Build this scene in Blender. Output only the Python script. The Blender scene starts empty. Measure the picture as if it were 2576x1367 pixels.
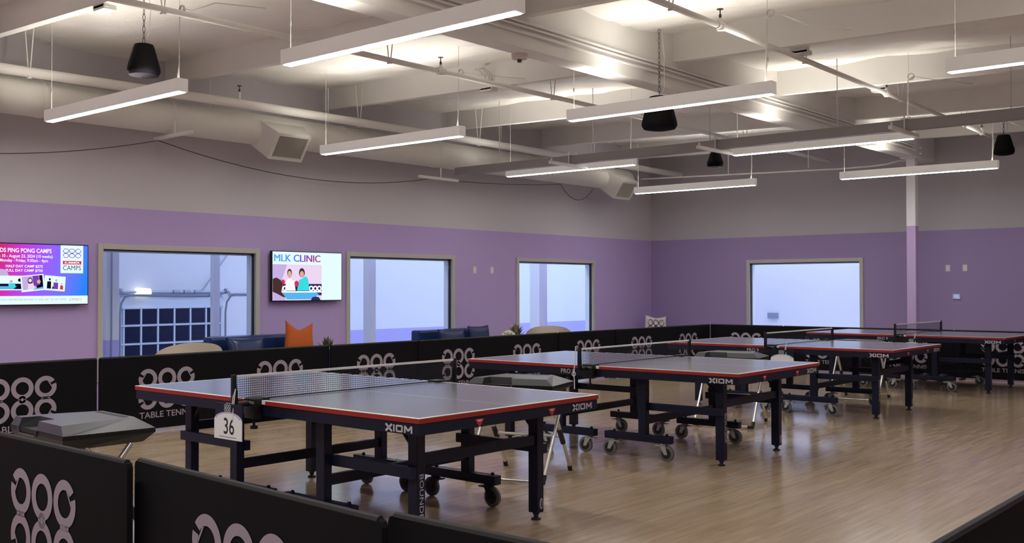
import bpy, bmesh, math, random
from mathutils import Vector, Matrix, noise
random.seed(7)
SC = bpy.context.scene
COL = SC.collection
PI = math.pi
R = math.radians

# ------------------------------------------------------------------ materials
def s2l(c):
    return tuple(((x/255)/12.92 if x/255 <= .04045 else ((x/255+.055)/1.055)**2.4) for x in c)

def mat(name, col, rough=.6, metal=0.0, noise_amt=0.0, noise_scale=8.0, bump=0.0, spec=.5, emit=None, estr=0.0, coat=0.0):
    m = bpy.data.materials.new(name); m.use_nodes = True
    nt = m.node_tree; p = nt.nodes['Principled BSDF']
    p.inputs['Base Color'].default_value = (*col, 1)
    p.inputs['Roughness'].default_value = rough
    p.inputs['Metallic'].default_value = metal
    p.inputs['Specular IOR Level'].default_value = spec
    if coat: p.inputs['Coat Weight'].default_value = coat
    if emit:
        p.inputs['Emission Color'].default_value = (*emit, 1)
        p.inputs['Emission Strength'].default_value = estr
    if noise_amt or bump:
        tc = nt.nodes.new('ShaderNodeTexCoord'); nz = nt.nodes.new('ShaderNodeTexNoise')
        nz.inputs['Scale'].default_value = noise_scale; nz.inputs['Detail'].default_value = 5
        nt.links.new(tc.outputs['Object'], nz.inputs['Vector'])
        if noise_amt:
            mx = nt.nodes.new('ShaderNodeMix'); mx.data_type = 'RGBA'
            mx.inputs[6].default_value = (*[c*(1-noise_amt) for c in col], 1)
            mx.inputs[7].default_value = (*[min(1, c*(1+noise_amt)) for c in col], 1)
            nt.links.new(nz.outputs['Fac'], mx.inputs[0]); nt.links.new(mx.outputs[2], p.inputs['Base Color'])
        if bump:
            b = nt.nodes.new('ShaderNodeBump'); b.inputs['Strength'].default_value = bump; b.inputs['Distance'].default_value = .02 if bump < .5 else .05
            nt.links.new(nz.outputs['Fac'], b.inputs['Height']); nt.links.new(b.outputs['Normal'], p.inputs['Normal'])
    return m

def emis(name, col, s):
    m = bpy.data.materials.new(name); m.use_nodes = True
    nt = m.node_tree; nt.nodes.clear()
    o = nt.nodes.new('ShaderNodeOutputMaterial'); e = nt.nodes.new('ShaderNodeEmission')
    e.inputs[0].default_value = (*col, 1); e.inputs[1].default_value = s*.78 if name.startswith('display') else s
    nt.links.new(e.outputs[0], o.inputs[0]); return m

def two_tone(name, low, high, z, rough=.75):
    """painted wall: one colour below height z, another above"""
    m = mat(name, high, rough, bump=.03, noise_amt=.03, noise_scale=3)
    nt = m.node_tree; p = nt.nodes['Principled BSDF']
    g = nt.nodes.new('ShaderNodeNewGeometry'); sx = nt.nodes.new('ShaderNodeSeparateXYZ')
    mt = nt.nodes.new('ShaderNodeMath'); mt.operation = 'GREATER_THAN'; mt.inputs[1].default_value = z
    mx = nt.nodes.new('ShaderNodeMix'); mx.data_type = 'RGBA'
    mx.inputs[6].default_value = (*low, 1); mx.inputs[7].default_value = (*high, 1)
    nt.links.new(g.outputs['Position'], sx.inputs[0]); nt.links.new(sx.outputs[2], mt.inputs[0])
    nt.links.new(mt.outputs[0], mx.inputs[0]); nt.links.new(mx.outputs[2], p.inputs['Base Color'])
    return m

def floor_mat():
    m = bpy.data.materials.new('wood_plank_floor'); m.use_nodes = True
    nt = m.node_tree; L = nt.links; p = nt.nodes['Principled BSDF']
    tc = nt.nodes.new('ShaderNodeTexCoord')
    mp = nt.nodes.new('ShaderNodeMapping'); mp.inputs['Rotation'].default_value = (0, 0, PI/2)
    L.new(tc.outputs['Object'], mp.inputs[0])
    br = nt.nodes.new('ShaderNodeTexBrick')
    br.inputs['Scale'].default_value = 1.0; br.inputs['Brick Width'].default_value = 1.22; br.inputs['Row Height'].default_value = .125
    br.inputs['Mortar Size'].default_value = .0015; br.inputs['Bias'].default_value = 0.0
    br.offset = .37; br.squash = 1
    br.inputs['Color1'].default_value = (.45, .34, .225, 1); br.inputs['Color2'].default_value = (.51, .395, .265, 1)
    br.inputs['Mortar'].default_value = (.33, .25, .17, 1)
    L.new(mp.outputs[0], br.inputs['Vector'])
    mp2 = nt.nodes.new('ShaderNodeMapping'); mp2.inputs['Scale'].default_value = (14, .9, 1)
    L.new(tc.outputs['Object'], mp2.inputs[0])
    nz = nt.nodes.new('ShaderNodeTexNoise'); nz.inputs['Scale'].default_value = 1.6; nz.inputs['Detail'].default_value = 6; nz.inputs['Roughness'].default_value = .65
    L.new(mp2.outputs[0], nz.inputs['Vector'])
    rp = nt.nodes.new('ShaderNodeValToRGB')
    rp.color_ramp.elements[0].position = .3; rp.color_ramp.elements[0].color = (.80, .775, .74, 1)
    rp.color_ramp.elements[1].position = .72; rp.color_ramp.elements[1].color = (1.16, 1.15, 1.13, 1)
    L.new(nz.outputs['Fac'], rp.inputs[0])
    mx = nt.nodes.new('ShaderNodeMix'); mx.data_type = 'RGBA'; mx.blend_type = 'MULTIPLY'; mx.inputs[0].default_value = 1
    L.new(br.outputs['Color'], mx.inputs[6]); L.new(rp.outputs['Color'], mx.inputs[7]); L.new(mx.outputs[2], p.inputs['Base Color'])
    mr = nt.nodes.new('ShaderNodeMapRange'); mr.inputs[3].default_value = .12; mr.inputs[4].default_value = .22
    L.new(nz.outputs['Fac'], mr.inputs[0]); L.new(mr.outputs[0], p.inputs['Roughness'])
    b = nt.nodes.new('ShaderNodeBump'); b.inputs['Strength'].default_value = .06; b.inputs['Distance'].default_value = .01
    L.new(nz.outputs['Fac'], b.inputs['Height']); L.new(b.outputs['Normal'], p.inputs['Normal'])
    p.inputs['Specular IOR Level'].default_value = .9; p.inputs['Coat Weight'].default_value = .25; p.inputs['Coat Roughness'].default_value = .14
    return m

def glass_mat():
    m = bpy.data.materials.new('window_glass'); m.use_nodes = True
    nt = m.node_tree; nt.nodes.clear(); L = nt.links
    o = nt.nodes.new('ShaderNodeOutputMaterial'); t = nt.nodes.new('ShaderNodeBsdfTransparent'); g = nt.nodes.new('ShaderNodeBsdfGlossy')
    t.inputs[0].default_value = (.96, .98, 1, 1); g.inputs['Roughness'].default_value = .02
    f = nt.nodes.new('ShaderNodeFresnel'); f.inputs[0].default_value = 1.3
    x = nt.nodes.new('ShaderNodeMixShader')
    L.new(f.outputs[0], x.inputs[0]); L.new(t.outputs[0], x.inputs[1]); L.new(g.outputs[0], x.inputs[2]); L.new(x.outputs[0], o.inputs[0])
    return m

def screen_gradient():
    """red - magenta - violet - blue sweep of the lit display"""
    m = bpy.data.materials.new('display_gradient'); m.use_nodes = True
    nt = m.node_tree; nt.nodes.clear(); L = nt.links
    o = nt.nodes.new('ShaderNodeOutputMaterial'); e = nt.nodes.new('ShaderNodeEmission'); e.inputs[1].default_value = .8
    tc = nt.nodes.new('ShaderNodeTexCoord'); sp = nt.nodes.new('ShaderNodeSeparateXYZ')
    L.new(tc.outputs['Object'], sp.inputs[0])
    a = nt.nodes.new('ShaderNodeMath'); a.operation = 'MULTIPLY_ADD'; a.inputs[1].default_value = -.25
    L.new(sp.outputs[2], a.inputs[0]); L.new(sp.outputs[1], a.inputs[2])
    r = nt.nodes.new('ShaderNodeMapRange'); r.inputs[1].default_value = -.66; r.inputs[2].default_value = .66
    L.new(a.outputs[0], r.inputs[0])
    c = nt.nodes.new('ShaderNodeValToRGB'); el = c.color_ramp.elements
    el[0].position = .12; el[0].color = (*s2l((205, 35, 95)), 1)
    el[1].position = .95; el[1].color = (*s2l((40, 130, 255)), 1)
    for pos, col in ((.3, (200, 55, 185)), (.45, (170, 75, 240)), (.68, (130, 105, 255))):
        q = el.new(pos); q.color = (*s2l(col), 1)
    L.new(r.outputs[0], c.inputs[0]); L.new(c.outputs[0], e.inputs[0]); L.new(e.outputs[0], o.inputs[0])
    return m

def title_gradient():
    m = bpy.data.materials.new('display_title_gradient'); m.use_nodes = True
    nt = m.node_tree; nt.nodes.clear(); L = nt.links
    o = nt.nodes.new('ShaderNodeOutputMaterial'); e = nt.nodes.new('ShaderNodeEmission'); e.inputs[1].default_value = .7
    tc = nt.nodes.new('ShaderNodeTexCoord'); sp = nt.nodes.new('ShaderNodeSeparateXYZ'); L.new(tc.outputs['Object'], sp.inputs[0])
    r = nt.nodes.new('ShaderNodeMapRange'); r.inputs[1].default_value = -.58; r.inputs[2].default_value = .22; L.new(sp.outputs[1], r.inputs[0])
    c = nt.nodes.new('ShaderNodeValToRGB'); el = c.color_ramp.elements
    el[0].position = .05; el[0].color = (*s2l((90, 175, 245)), 1); el[1].position = 1; el[1].color = (*s2l((195, 50, 110)), 1)
    for pos, col in ((.4, (100, 150, 240)), (.5, (110, 80, 215)), (.75, (150, 60, 170))):
        q = el.new(pos); q.color = (*s2l(col), 1)
    L.new(r.outputs[0], c.inputs[0]); L.new(c.outputs[0], e.inputs[0]); L.new(e.outputs[0], o.inputs[0])
    return m

PURPLE = (.475, .35, .64); GREY = (.60, .56, .59)
M = dict(
    floor=floor_mat(),
    wall=two_tone('two_tone_wall_paint', PURPLE, GREY, 2.385),
    wallback=two_tone('two_tone_wall_paint_dimmed', tuple(c*.71 for c in PURPLE), tuple(c*.80 for c in GREY), 2.385),  # same wall paint, with the end wall's weaker light darkened into the colour
    column=two_tone('column_paint', (.55, .40, .66), (.85, .83, .84), 2.43, .6),
    outer=two_tone('next_room_paint', (.52, .48, .86), (.83, .85, .88), .59),
    outercol=two_tone('next_room_column_paint', (.56, .5, .88), (.86, .88, .9), .73),
    white=mat('white_plaster', (.82, .82, .83), .7),
    ceil=mat('white_insulation_foil', (.84, .815, .78), .55, bump=.7, noise_scale=4, noise_amt=.04),
    beam=mat('white_painted_timber', (.80, .78, .755), .6, noise_amt=.04, noise_scale=4),
    pipe=mat('white_painted_pipe', (.80, .78, .75), .45),
    duct=mat('white_painted_duct', (.74, .72, .68), .5, noise_amt=.03),
    housing=mat('white_fixture_shell_added_glow', (.85, .83, .80), .45, emit=(1, .95, .88), estr=.10),  # faint emission added to brighten the shell sides, which are no lamp
    rail=mat('grey_rail_paint', (.30, .28, .275), .5),
    lens=emis('lit_diffuser', (.97, .975, 1.0), 38.0),
    uplens=emis('uplight_diffuser', (1, .95, .84), 36.0),
    cable=mat('grey_cable', (.55, .53, .5), .6),
    darkcable=mat('dark_cable', (.09, .08, .1), .6),
    black=mat('black_plastic', (.007, .007, .008), .42, spec=.3),
    blackfab=mat('black_barrier_fabric', (.0062, .0052, .0068), .8, noise_amt=.1, noise_scale=40, spec=.12),
    hem=mat('grey_black_hem', (.018, .017, .017), .6, spec=.3),
    logo=mat('mauve_grey_print', (.34, .29, .345), .75, spec=.2),
    logodim=mat('dim_grey_print', (.13, .11, .13), .7),
    frame=mat('beige_window_frame', (.50, .475, .43), .45),
    reveal=mat('white_reveal', (.8, .83, .87), .5),
    gasket=mat('dark_gasket', (.012, .02, .025), .5),
    glass=glass_mat(),
    top=mat('blue_grey_table_surface', (.165, .168, .198), .2, noise_amt=.05, noise_scale=20, spec=.95),
    line=mat('white_line_paint', (.8, .78, .76), .4),
    red=mat('red_table_edge', (.31, .023, .014), .42, spec=.35),
    navy=mat('navy_powder_coat', (.0055, .007, .022), .4, spec=.3),
    letter=mat('pale_grey_lettering', (.52, .50, .52), .5),
    badge=mat('red_badge', (.5, .02, .03), .4),
    net=mat('dark_net_cord', (.02, .02, .035), .7),
    tape=mat('white_net_tape', (.78, .75, .73), .7),
    chrome=mat('brushed_metal', (.62, .6, .57), .3, metal=.85),
    grey=mat('grey_caster_shell', (.38, .37, .36), .45),
    rubber=mat('grey_rubber_tyre', (.13, .125, .12), .6),
    drub=mat('black_rubber', (.01, .01, .01), .6),
    lid=mat('grey_moulded_lid', (.055, .053, .056), .36),
    sign=mat('white_sign_card', (.78, .76, .76), .5),
    lilac=mat('lilac_sign_arch', (.42, .40, .62), .5),
    ink=mat('black_ink', (.01, .01, .012), .6),
    sofa=mat('blue_leatherette', (.010, .028, .10), .28, noise_amt=.2, noise_scale=6),
    cush=mat('navy_blue_cushion_cloth', (.012, .025, .085), .45, noise_amt=.1, noise_scale=9),
    orange=mat('orange_cushion_cloth', (.46, .088, .006), .8, noise_amt=.08, noise_scale=12),
    chairwhite=mat('cream_shell_plastic', (.78, .68, .52), .35),
    pillow=mat('white_printed_cotton', (.72, .66, .66), .8),
    pot=mat('pale_ceramic', (.6, .58, .52), .5),
    leaf=mat('dry_olive_leaf', (.16, .14, .07), .7, noise_amt=.3, noise_scale=15),
    leaf2=mat('faded_pale_leaf', (.42, .36, .27), .7, noise_amt=.2, noise_scale=15),
    flower=mat('cream_petals', (.75, .72, .52), .7),
    plate=mat('white_switch_plate', (.72, .66, .66), .4),
    lcd=mat('blue_lcd', (.15, .3, .6), .3, emit=(.25, .45, .9), estr=.5),
    garage=mat('white_garage_door_paint', (.72, .78, .85), .5),
    darkglass=mat('dark_garage_glazing', (.012, .018, .05), .25),
    steel=mat('galvanised_steel', (.36, .40, .47), .4, metal=.3),
    oil=mat('brass_fitting', (.05, .045, .04), .4),
    spk=mat('black_speaker_shell', (.0045, .0035, .004), .65, spec=.08),
    spkg=mat('black_speaker_cloth', (.004, .003, .006), .8, spec=.1),
    smoke=mat('pinkish_white_detector', (.66, .58, .55), .5),
    grille=mat('grey_vent_grille', (.55, .53, .50), .5),
    # display colours
    d_grad=screen_gradient(), d_title=title_gradient(),
    d_white=emis('display_white', s2l((225, 248, 255)), 1.0),
    d_text=emis('display_text_white', (1, .96, 1), 1.0),
    d_grey=emis('display_grey_text', s2l((165, 185, 200)), .9),
    d_pink=emis('display_pink_text', s2l((225, 140, 190)), .9),
    d_navy=emis('display_navy', s2l((45, 50, 95)), .9),
    d_red=emis('display_red', s2l((225, 50, 85)), .9),
    d_blue=emis('display_sky_blue', s2l((90, 185, 245)), .9),
    d_purple=emis('display_purple', s2l((125, 65, 180)), .9),
    d_lilac=emis('display_lilac', s2l((205, 180, 235)), .9),
    d_pale=emis('display_pale_pink', s2l((238, 215, 242)), .95),
    d_skin=emis('display_skin', s2l((225, 175, 165)), .9),
    d_hair=emis('display_brown_hair', s2l((75, 50, 50)), .9),
    d_black=emis('display_black', s2l((20, 15, 35)), .9),
    d_aqua=emis('display_aqua', s2l((60, 225, 235)), .9),
)

# ------------------------------------------------------------------ mesh builder
class B:
    def __init__(s): s.v = []; s.f = []; s.m = []; s.sm = []
    def add(s, vs, fs, m=0, smooth=False):
        o = len(s.v); s.v += [tuple(v) for v in vs]
        for f in fs: s.f.append(tuple(i+o for i in f)); s.m.append(m); s.sm.append(smooth)
        return s
    def box(s, x0, x1, y0, y1, z0, z1, m=0, c=0.0, T=None):
        """box with optional chamfer c"""
        if c <= 0:
            vs = [(x, y, z) for z in (z0, z1) for y in (y0, y1) for x in (x0, x1)]
            fs = [(0, 2, 3, 1), (4, 5, 7, 6), (0, 1, 5, 4), (2, 6, 7, 3), (0, 4, 6, 2), (1, 3, 7, 5)]
        else:
            bm = bmesh.new()
            bmesh.ops.create_cube(bm, size=1)
            for v in bm.verts: v.co = Vector(((x0+x1)/2+v.co.x*(x1-x0), (y0+y1)/2+v.co.y*(y1-y0), (z0+z1)/2+v.co.z*(z1-z0)))
            bmesh.ops.bevel(bm, geom=list(bm.edges), offset=c, segments=2, affect='EDGES', profile=.6)
            bm.verts.index_update()
            vs = [v.co[:] for v in bm.verts]; fs = [[v.index for v in f.verts] for f in bm.faces]; bm.free()
        if T is not None: vs = [T @ Vector(v) for v in vs]
        return s.add(vs, fs, m)
    def tube(s, pts, r, n=10, m=0, cap=True, closed=False):
        P = [Vector(p) for p in pts]; k = len(P); rs = r if isinstance(r, (list, tuple)) else [r]*k
        rings = []; prev = None
        for i in range(k):
            if closed: t = (P[(i+1) % k]-P[i-1])
            else: t = (P[min(i+1, k-1)]-P[max(i-1, 0)])
            t = t.normalized()
            if prev is None:
                a = Vector((0, 0, 1)) if abs(t.z) < .9 else Vector((1, 0, 0)); u = t.cross(a).normalized()
            else:
                u = (prev - t*prev.dot(t)); u = u.normalized() if u.length > 1e-6 else t.orthogonal().normalized()
            w = t.cross(u); prev = u
            rings.append([P[i]+(u*math.cos(2*PI*j/n)+w*math.sin(2*PI*j/n))*rs[i] for j in range(n)])
        vs = [p for rg in rings for p in rg]; fs = []
        for i in range(k if closed else k-1):
            a = i*n; b = ((i+1) % k)*n
            for j in range(n): fs.append((a+j, a+(j+1) % n, b+(j+1) % n, b+j))
        s.add(vs, fs, m, True)
        if cap and not closed:
            s.add(rings[0], [tuple(range(n-1, -1, -1))], m); s.add(rings[-1], [tuple(range(n))], m)
        return s
    def lathe(s, prof, c=(0, 0, 0), n=24, m=0, T=None, cap=True):
        vs = []; fs = []
        for (r, z) in prof:
            for j in range(n): vs.append(Vector((r*math.cos(2*PI*j/n), r*math.sin(2*PI*j/n), z)))
        for i in range(len(prof)-1):
            for j in range(n): fs.append((i*n+j, i*n+(j+1) % n, (i+1)*n+(j+1) % n, (i+1)*n+j))
        vs = [(T @ v if T is not None else v)+Vector(c) for v in vs]
        s.add(vs, fs, m, True)
        if cap:
            s.add(vs[:n], [tuple(range(n-1, -1, -1))], m); s.add(vs[-n:], [tuple(range(n))], m)
        return s
    def prism(s, poly, fa, fb, m=0, smooth=False):
        """poly (2d) mapped by fa and fb to two 3d outlines, closed"""
        n = len(poly); a = [fa(*p) for p in poly]; b = [fb(*p) for p in poly]
        s.add(a+b, [(i, (i+1) % n, n+(i+1) % n, n+i) for i in range(n)], m, smooth)
        s.add(a, [tuple(range(n-1, -1, -1))], m); s.add(b, [tuple(range(n))], m)
        return s
    def flat(s, geo, fn, m=0):
        vs, fs = geo; return s.add([fn(*v) for v in vs], fs, m)
    def build(s, name, mats, parent=None, loc=(0, 0, 0), rot=(0, 0, 0), sharp=40):
        me = bpy.data.meshes.new(name); me.from_pydata(s.v, [], s.f)
        for q in (mats if isinstance(mats, (list, tuple)) else [mats]): me.materials.append(M[q] if isinstance(q, str) else q)
        me.polygons.foreach_set('material_index', s.m); me.polygons.foreach_set('use_smooth', s.sm)
        bm = bmesh.new(); bm.from_mesh(me)
        bmesh.ops.remove_doubles(bm, verts=bm.verts, dist=1e-5)
        bm.to_mesh(me); bm.free()
        if any(s.sm): me.set_sharp_from_angle(angle=R(sharp))
        me.update()
        o = bpy.data.objects.new(name, me); COL.objects.link(o); o.location = loc; o.rotation_euler = rot
        if parent: o.parent = parent
        return o

def tag(o, label, cat, group=None):
    o['label'] = label; o['category'] = cat
    if group: o['group'] = group
    return o
def thing(name, label, cat, loc=(0, 0, 0), rz=0, group=None):
    o = bpy.data.objects.new(name, None); COL.objects.link(o); o.empty_display_size = .1
    o.location = loc; o.rotation_euler = (0, 0, rz); return tag(o, label, cat, group)
def struct(o, label=None):
    o['kind'] = 'structure'
    if label: o['label'] = label
    return o
def copy_tree(o, parent=None):
    c = o.copy(); COL.objects.link(c)
    if parent: c.parent = parent
    for ch in list(o.children): copy_tree(ch, c)
    return c

_tc = {}
def text_geo(txt, w=None, h=1.0, bold=0.0, align='C'):
    """lettering outline as 2d geometry, fitted to width w and height h, centred (or left) on x, base at 0"""
    key = (txt, bold)
    if key not in _tc:
        cu = bpy.data.curves.new('lettering_outline', 'FONT'); cu.body = txt; cu.offset = bold; cu.resolution_u = 3
        ob = bpy.data.objects.new('lettering_outline', cu); COL.objects.link(ob)
        dg = bpy.context.evaluated_depsgraph_get(); me = ob.evaluated_get(dg).to_mesh()
        vs = [v.co[:2] for v in me.vertices]; fs = [tuple(p.vertices) for p in me.polygons]
        ob.evaluated_get(dg).to_mesh_clear(); bpy.data.objects.remove(ob); bpy.data.curves.remove(cu)
        _tc[key] = (vs, fs)
    vs, fs = _tc[key]
    x0 = min(v[0] for v in vs); x1 = max(v[0] for v in vs); y0 = min(v[1] for v in vs); y1 = max(v[1] for v in vs)
    sy = h/(y1-y0); sx = (w/(x1-x0)) if w else sy
    off = -(x0+x1)/2 if align == 'C' else -x0
    return [((x+off)*sx, (y-y0)*sy) for x, y in vs], fs

def ring(cx, cy, ro, ri, a0=0, a1=360, n=40):
    full = abs(a1-a0) >= 360; k = n if full else n+1
    vs = []
    for i in range(k):
        a = R(a0+(a1-a0)*i/n); vs += [(cx+ro*math.cos(a), cy+ro*math.sin(a)), (cx+ri*math.cos(a), cy+ri*math.sin(a))]
    fs = [(2*i, 2*((i+1) % k), 2*((i+1) % k)+1, 2*i+1) for i in range(n)]
    return vs, fs
def merge(*gs):
    V = []; F = []
    for vs, fs in gs:
        o = len(V); V += vs; F += [tuple(i+o for i in f) for f in fs]
    return V, F
def shift(g, dx, dy, s=1): return [(x*s+dx, y*s+dy) for x, y in g[0]], g[1]
def mirror(g, x=1, y=1): return [(a*x, b*y) for a, b in g[0]], g[1]
def disc(cx, cy, rx, ry=None, n=20):
    ry = ry or rx
    return [(cx+rx*math.cos(2*PI*i/n), cy+ry*math.sin(2*PI*i/n)) for i in range(n)], [tuple(range(n))]
def rect(x0, y0, x1, y1): return [(x0, y0), (x1, y0), (x1, y1), (x0, y1)], [(0, 1, 2, 3)]
def bar2(x0, y0, x1, y1, t):
    d = math.hypot(x1-x0, y1-y0); nx, ny = -(y1-y0)/d*t/2, (x1-x0)/d*t/2
    return [(x0+nx, y0+ny), (x0-nx, y0-ny), (x1-nx, y1-ny), (x1+nx, y1+ny)], [(0, 1, 2, 3)]
def logo888(thin=False):
    """three double-ring eights; the outer four rings are cut like little bats. height .40, width .62, centred"""
    ro, ri = .1, .058
    if thin: ri = .078
    cut = ring(0, 0, ro, ri, 162, 162+342)       # gap upper left, between 144 and 162 degrees
    hd = bar2(ri*1.02*math.cos(R(112)), ri*1.02*math.sin(R(112)), ri*1.05*math.cos(R(186)), ri*1.05*math.sin(R(186)), .009)
    q = merge(cut, hd) if not thin else cut
    up = shift(q, -.21, .1)
    L8 = merge(up, mirror(up, 1, -1)); R8 = mirror(L8, -1, 1)
    C8 = merge(ring(0, .1, ro, ri), ring(0, -.1, ro, ri))
    nk = [rect(x-.038, -.012, x+.038, .012) for x in (-.21, .21)]
    c = merge(ring(0, 0, .034, .013, n=24))
    return merge(L8, C8, R8, c, *nk)
LOGO = logo888(); LOGOT = logo888(True)
def xiom():
    """squared-off four letter mark, 4.2 wide x 1 high, centred on x"""
    t = .24; g = []
    g += [bar2(0, 0, 1.0, 1, .3), bar2(0, 1, 1.0, 0, .3)]
    g += [rect(1.2, 0, 1.2+t, 1)]
    a, b = 1.62, 2.72
    g += [rect(a+.12, 0, b-.12, t), rect(a+.12, 1-t, b-.12, 1), rect(a, .12, a+t, .88), rect(b-t, .12, b, .88)]
    for cx, cy, sx, sy in ((a, 0, 1, 1), (b, 0, -1, 1), (a, 1, 1, -1), (b, 1, -1, -1)):
        g.append(([(cx+sx*.12, cy), (cx, cy+sy*.12), (cx+sx*t, cy+sy*t)], [(0, 1, 2)]))
    a, b = 2.92, 4.2
    g += [rect(a, 0, a+t, 1), rect(b-t, 0, b, 1), bar2(a+.14, .95, (a+b)/2, .3, .26), bar2(b-.14, .95, (a+b)/2, .3, .26)]
    V, F = merge(*g); return [(x-2.1, y) for x, y in V], F
XIOM = xiom()

# ------------------------------------------------------------------ room shell
XL, YB = -11.5, 17.95           # left wall face, back wall face
XR, YF = 3.5, -2.5
struct(B().box(XL-.15, XR, YF, YB+.15, -.06, 0).build('floor', 'floor'), 'glossy wood plank floor')

# window openings: (name, lo, hi, z0, z1)
WL = [(6.0, 8.275), (9.783, 12.071), (13.624, 15.948)]
WZ0, WZ1 = .32, 1.948
b = B()
ys = [YF]+[e for w in WL for e in w]+[YB+.15]
for i in range(0, len(ys), 2): b.box(XL-.15, XL, ys[i], ys[i+1], 0, 4.5)
for lo, hi in WL: b.box(XL-.15, XL, lo, hi, 0, WZ0).box(XL-.15, XL, lo, hi, WZ1, 4.5)
struct(b.build('wall_left', 'wall'), 'long wall, purple below and pale grey above, with three windows')
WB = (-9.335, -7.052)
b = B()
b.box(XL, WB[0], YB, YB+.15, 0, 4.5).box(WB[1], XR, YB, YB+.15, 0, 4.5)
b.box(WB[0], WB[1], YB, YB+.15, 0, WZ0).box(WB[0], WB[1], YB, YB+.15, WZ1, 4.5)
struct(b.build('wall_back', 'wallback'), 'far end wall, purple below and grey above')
struct(B().box(XR, XR+.15, YF, YB+.15, 0, 4.5).build('wall_right', 'wall'))
struct(B().box(XL-.15, XR+.15, YF-.15, YF, 0, 4.5).build('wall_front', 'wall'))

def window(n, T, w, parts_label):
    """local: u along the wall 0..w, v up, d outwards (towards the room is +d)"""
    fw = .065; h = WZ1-WZ0; f = B()
    for a, c, e, g in ((0, fw, 0, h), (w-fw, w, 0, h), (fw, w-fw, h-fw, h), (fw, w-fw, 0, fw)):
        f.box(a, c, -.15, .025, e, g, T=T, c=.004)
    o = f.build('window_%d' % n, 'frame'); struct(o, parts_label)
    k = B()
    for a, c, e, g in ((fw, fw+.014, fw, h-fw), (w-fw-.014, w-fw, fw, h-fw), (fw, w-fw, h-fw-.014, h-fw), (fw, w-fw, fw, fw+.014)):
        k.box(a, c, -.055, -.02, e, g, T=T)
    k.build('gasket', 'gasket', o)
    k = B()
    for a, c, e, g in ((fw, fw+.03, fw, h-fw), (w-fw-.03, w-fw, fw, h-fw), (fw, w-fw, h-fw-.03, h-fw)):
        k.box(a, c, -.149, -.06, e, g, T=T)
    k.build('reveal', 'reveal', o)
    B().add([T @ Vector(q) for q in ((fw, -.04, fw), (w-fw, -.04, fw), (w-fw, -.04, h-fw), (fw, -.04, h-fw))], [(0, 1, 2, 3)]).build('pane', 'glass', o)
for i, (lo, hi) in enumerate(WL):
    T = Matrix(((0, 1, 0, XL), (1, 0, 0, lo), (0, 0, 1, WZ0), (0, 0, 0, 1)))
    window(i+1, T, hi-lo, ('window looking out to a panelled garage door', 'window between the wall screen and the two switch plates', 'window nearest the far corner')[i])
T = Matrix(((1, 0, 0, WB[0]), (0, -1, 0, YB), (0, 0, 1, WZ0), (0, 0, 0, 1)))
window(4, T, WB[1]-WB[0], 'bright window in the far end wall')

# ceiling: insulation sagging between the purlins; slope falls to the right
YK = [2.05+2.497*k for k in range(-1, 7)]; ROT = R(1.3)
def zc(x, y):
    s = 4.16-.02*(x+5.75)
    yy = y-(x+5.75)*math.tan(ROT)
    ph = ((yy-YK[0])/2.497) % 1.0
    sag = .085*math.sin(PI*ph)
    fold = noise.noise((x*.55, y*.9, 3.1))*.05+noise.noise((x*2.2+y*1.1, y*2.6-x*.4, 8.0))*.026+abs(noise.noise((x*1.2+4, y*3.4, 2.0)))*.055
    return s-sag+fold-.02
nx, ny = 110, 150
vs = []; fs = []
for j in range(ny+1):
    for i in range(nx+1):
        x = XL-.1+(XR-XL+.2)*i/nx; y = YF-.1+(YB-YF+.2)*j/ny; vs.append((x, y, zc(x, y)))
for j in range(ny):
    for i in range(nx):
        a = j*(nx+1)+i; fs.append((a, a+nx+1, a+nx+2, a+1))
struct(B().add(vs, fs, 0, True).build('ceiling', 'ceil', sharp=180), 'white foil insulation sagging between the beams')
# opaque roof deck over the foil
struct(B().box(XL-.15, XR+.15, YF-.15, YB+.15, 4.45, 4.55).build('ceiling_deck', 'ceil'))

# purlins
GX0, GX1, GZ = -6.02, -5.80, 3.55
for k, y in enumerate(YK):
    for side in (0, 1):
        x0, x1 = (XL, GX0) if side == 0 else (GX1, XR)
        if side == 1 and k == 0: continue
        def yy(x): return y+(x+5.75)*math.tan(ROT)
        def zz(x): return 3.845-.02*(x+5.75)
        b = B(); w = .045
        vs = []
        for x in (x0, x1):
            for dy, dz in ((-w, 0), (w, 0), (w, .34), (-w, .34)): vs.append((x, yy(x)+dy, zz(x)+dz))
        b.add(vs, [(0, 1, 5, 4), (1, 2, 6, 5), (2, 3, 7, 6), (3, 0, 4, 7), (0, 3, 2, 1), (4, 5, 6, 7)])
        struct(b.build('ceiling_beam', 'beam'), 'white painted timber cross beam')
# girder with three conduits
g = B().box(GX0, GX1, YF, YB, GZ, 4.3, c=.006).build('ceiling_girder', 'beam'); struct(g, 'deep white main girder running the length of the hall')
for z, r in ((3.775, .014), (3.735, .012), (3.68, .014)):
    k = B().tube([(GX1+.02, 1.0, z), (GX1+.02, 14.0 if z > 3.7 else 13.2, z), (GX1+.025, 16.9, z-.03)], r, 8)
    tag(k.build('conduit', 'pipe'), {3.775: 'thin white conduit on the main girder face, topmost of three', 3.735: 'thin white conduit on the main girder face, middle of three', 3.68: 'thin white conduit on the main girder face, lowest of three'}[z], 'conduit', 'conduits along the main girder')
# column
b = B().box(-6.0, -5.85, 17.12, 17.27, 0, GZ, c=.012)
c = b.build('column', 'column'); struct(c, 'square steel column, white above and lilac below')
B().box(-6.05, -5.78, 17.0, 17.4, GZ-.012, GZ+.004).build('cap_plate', 'column', c)
k = B()
for z in (3.62, 3.72, 3.82, 3.92): k.lathe([(.012, 0), (.012, .03)], n=8, T=Matrix.Rotation(PI/2, 4, 'Y'), c=(GX1, 17.2, z))
k.build('bolt', 'column', c)

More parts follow.
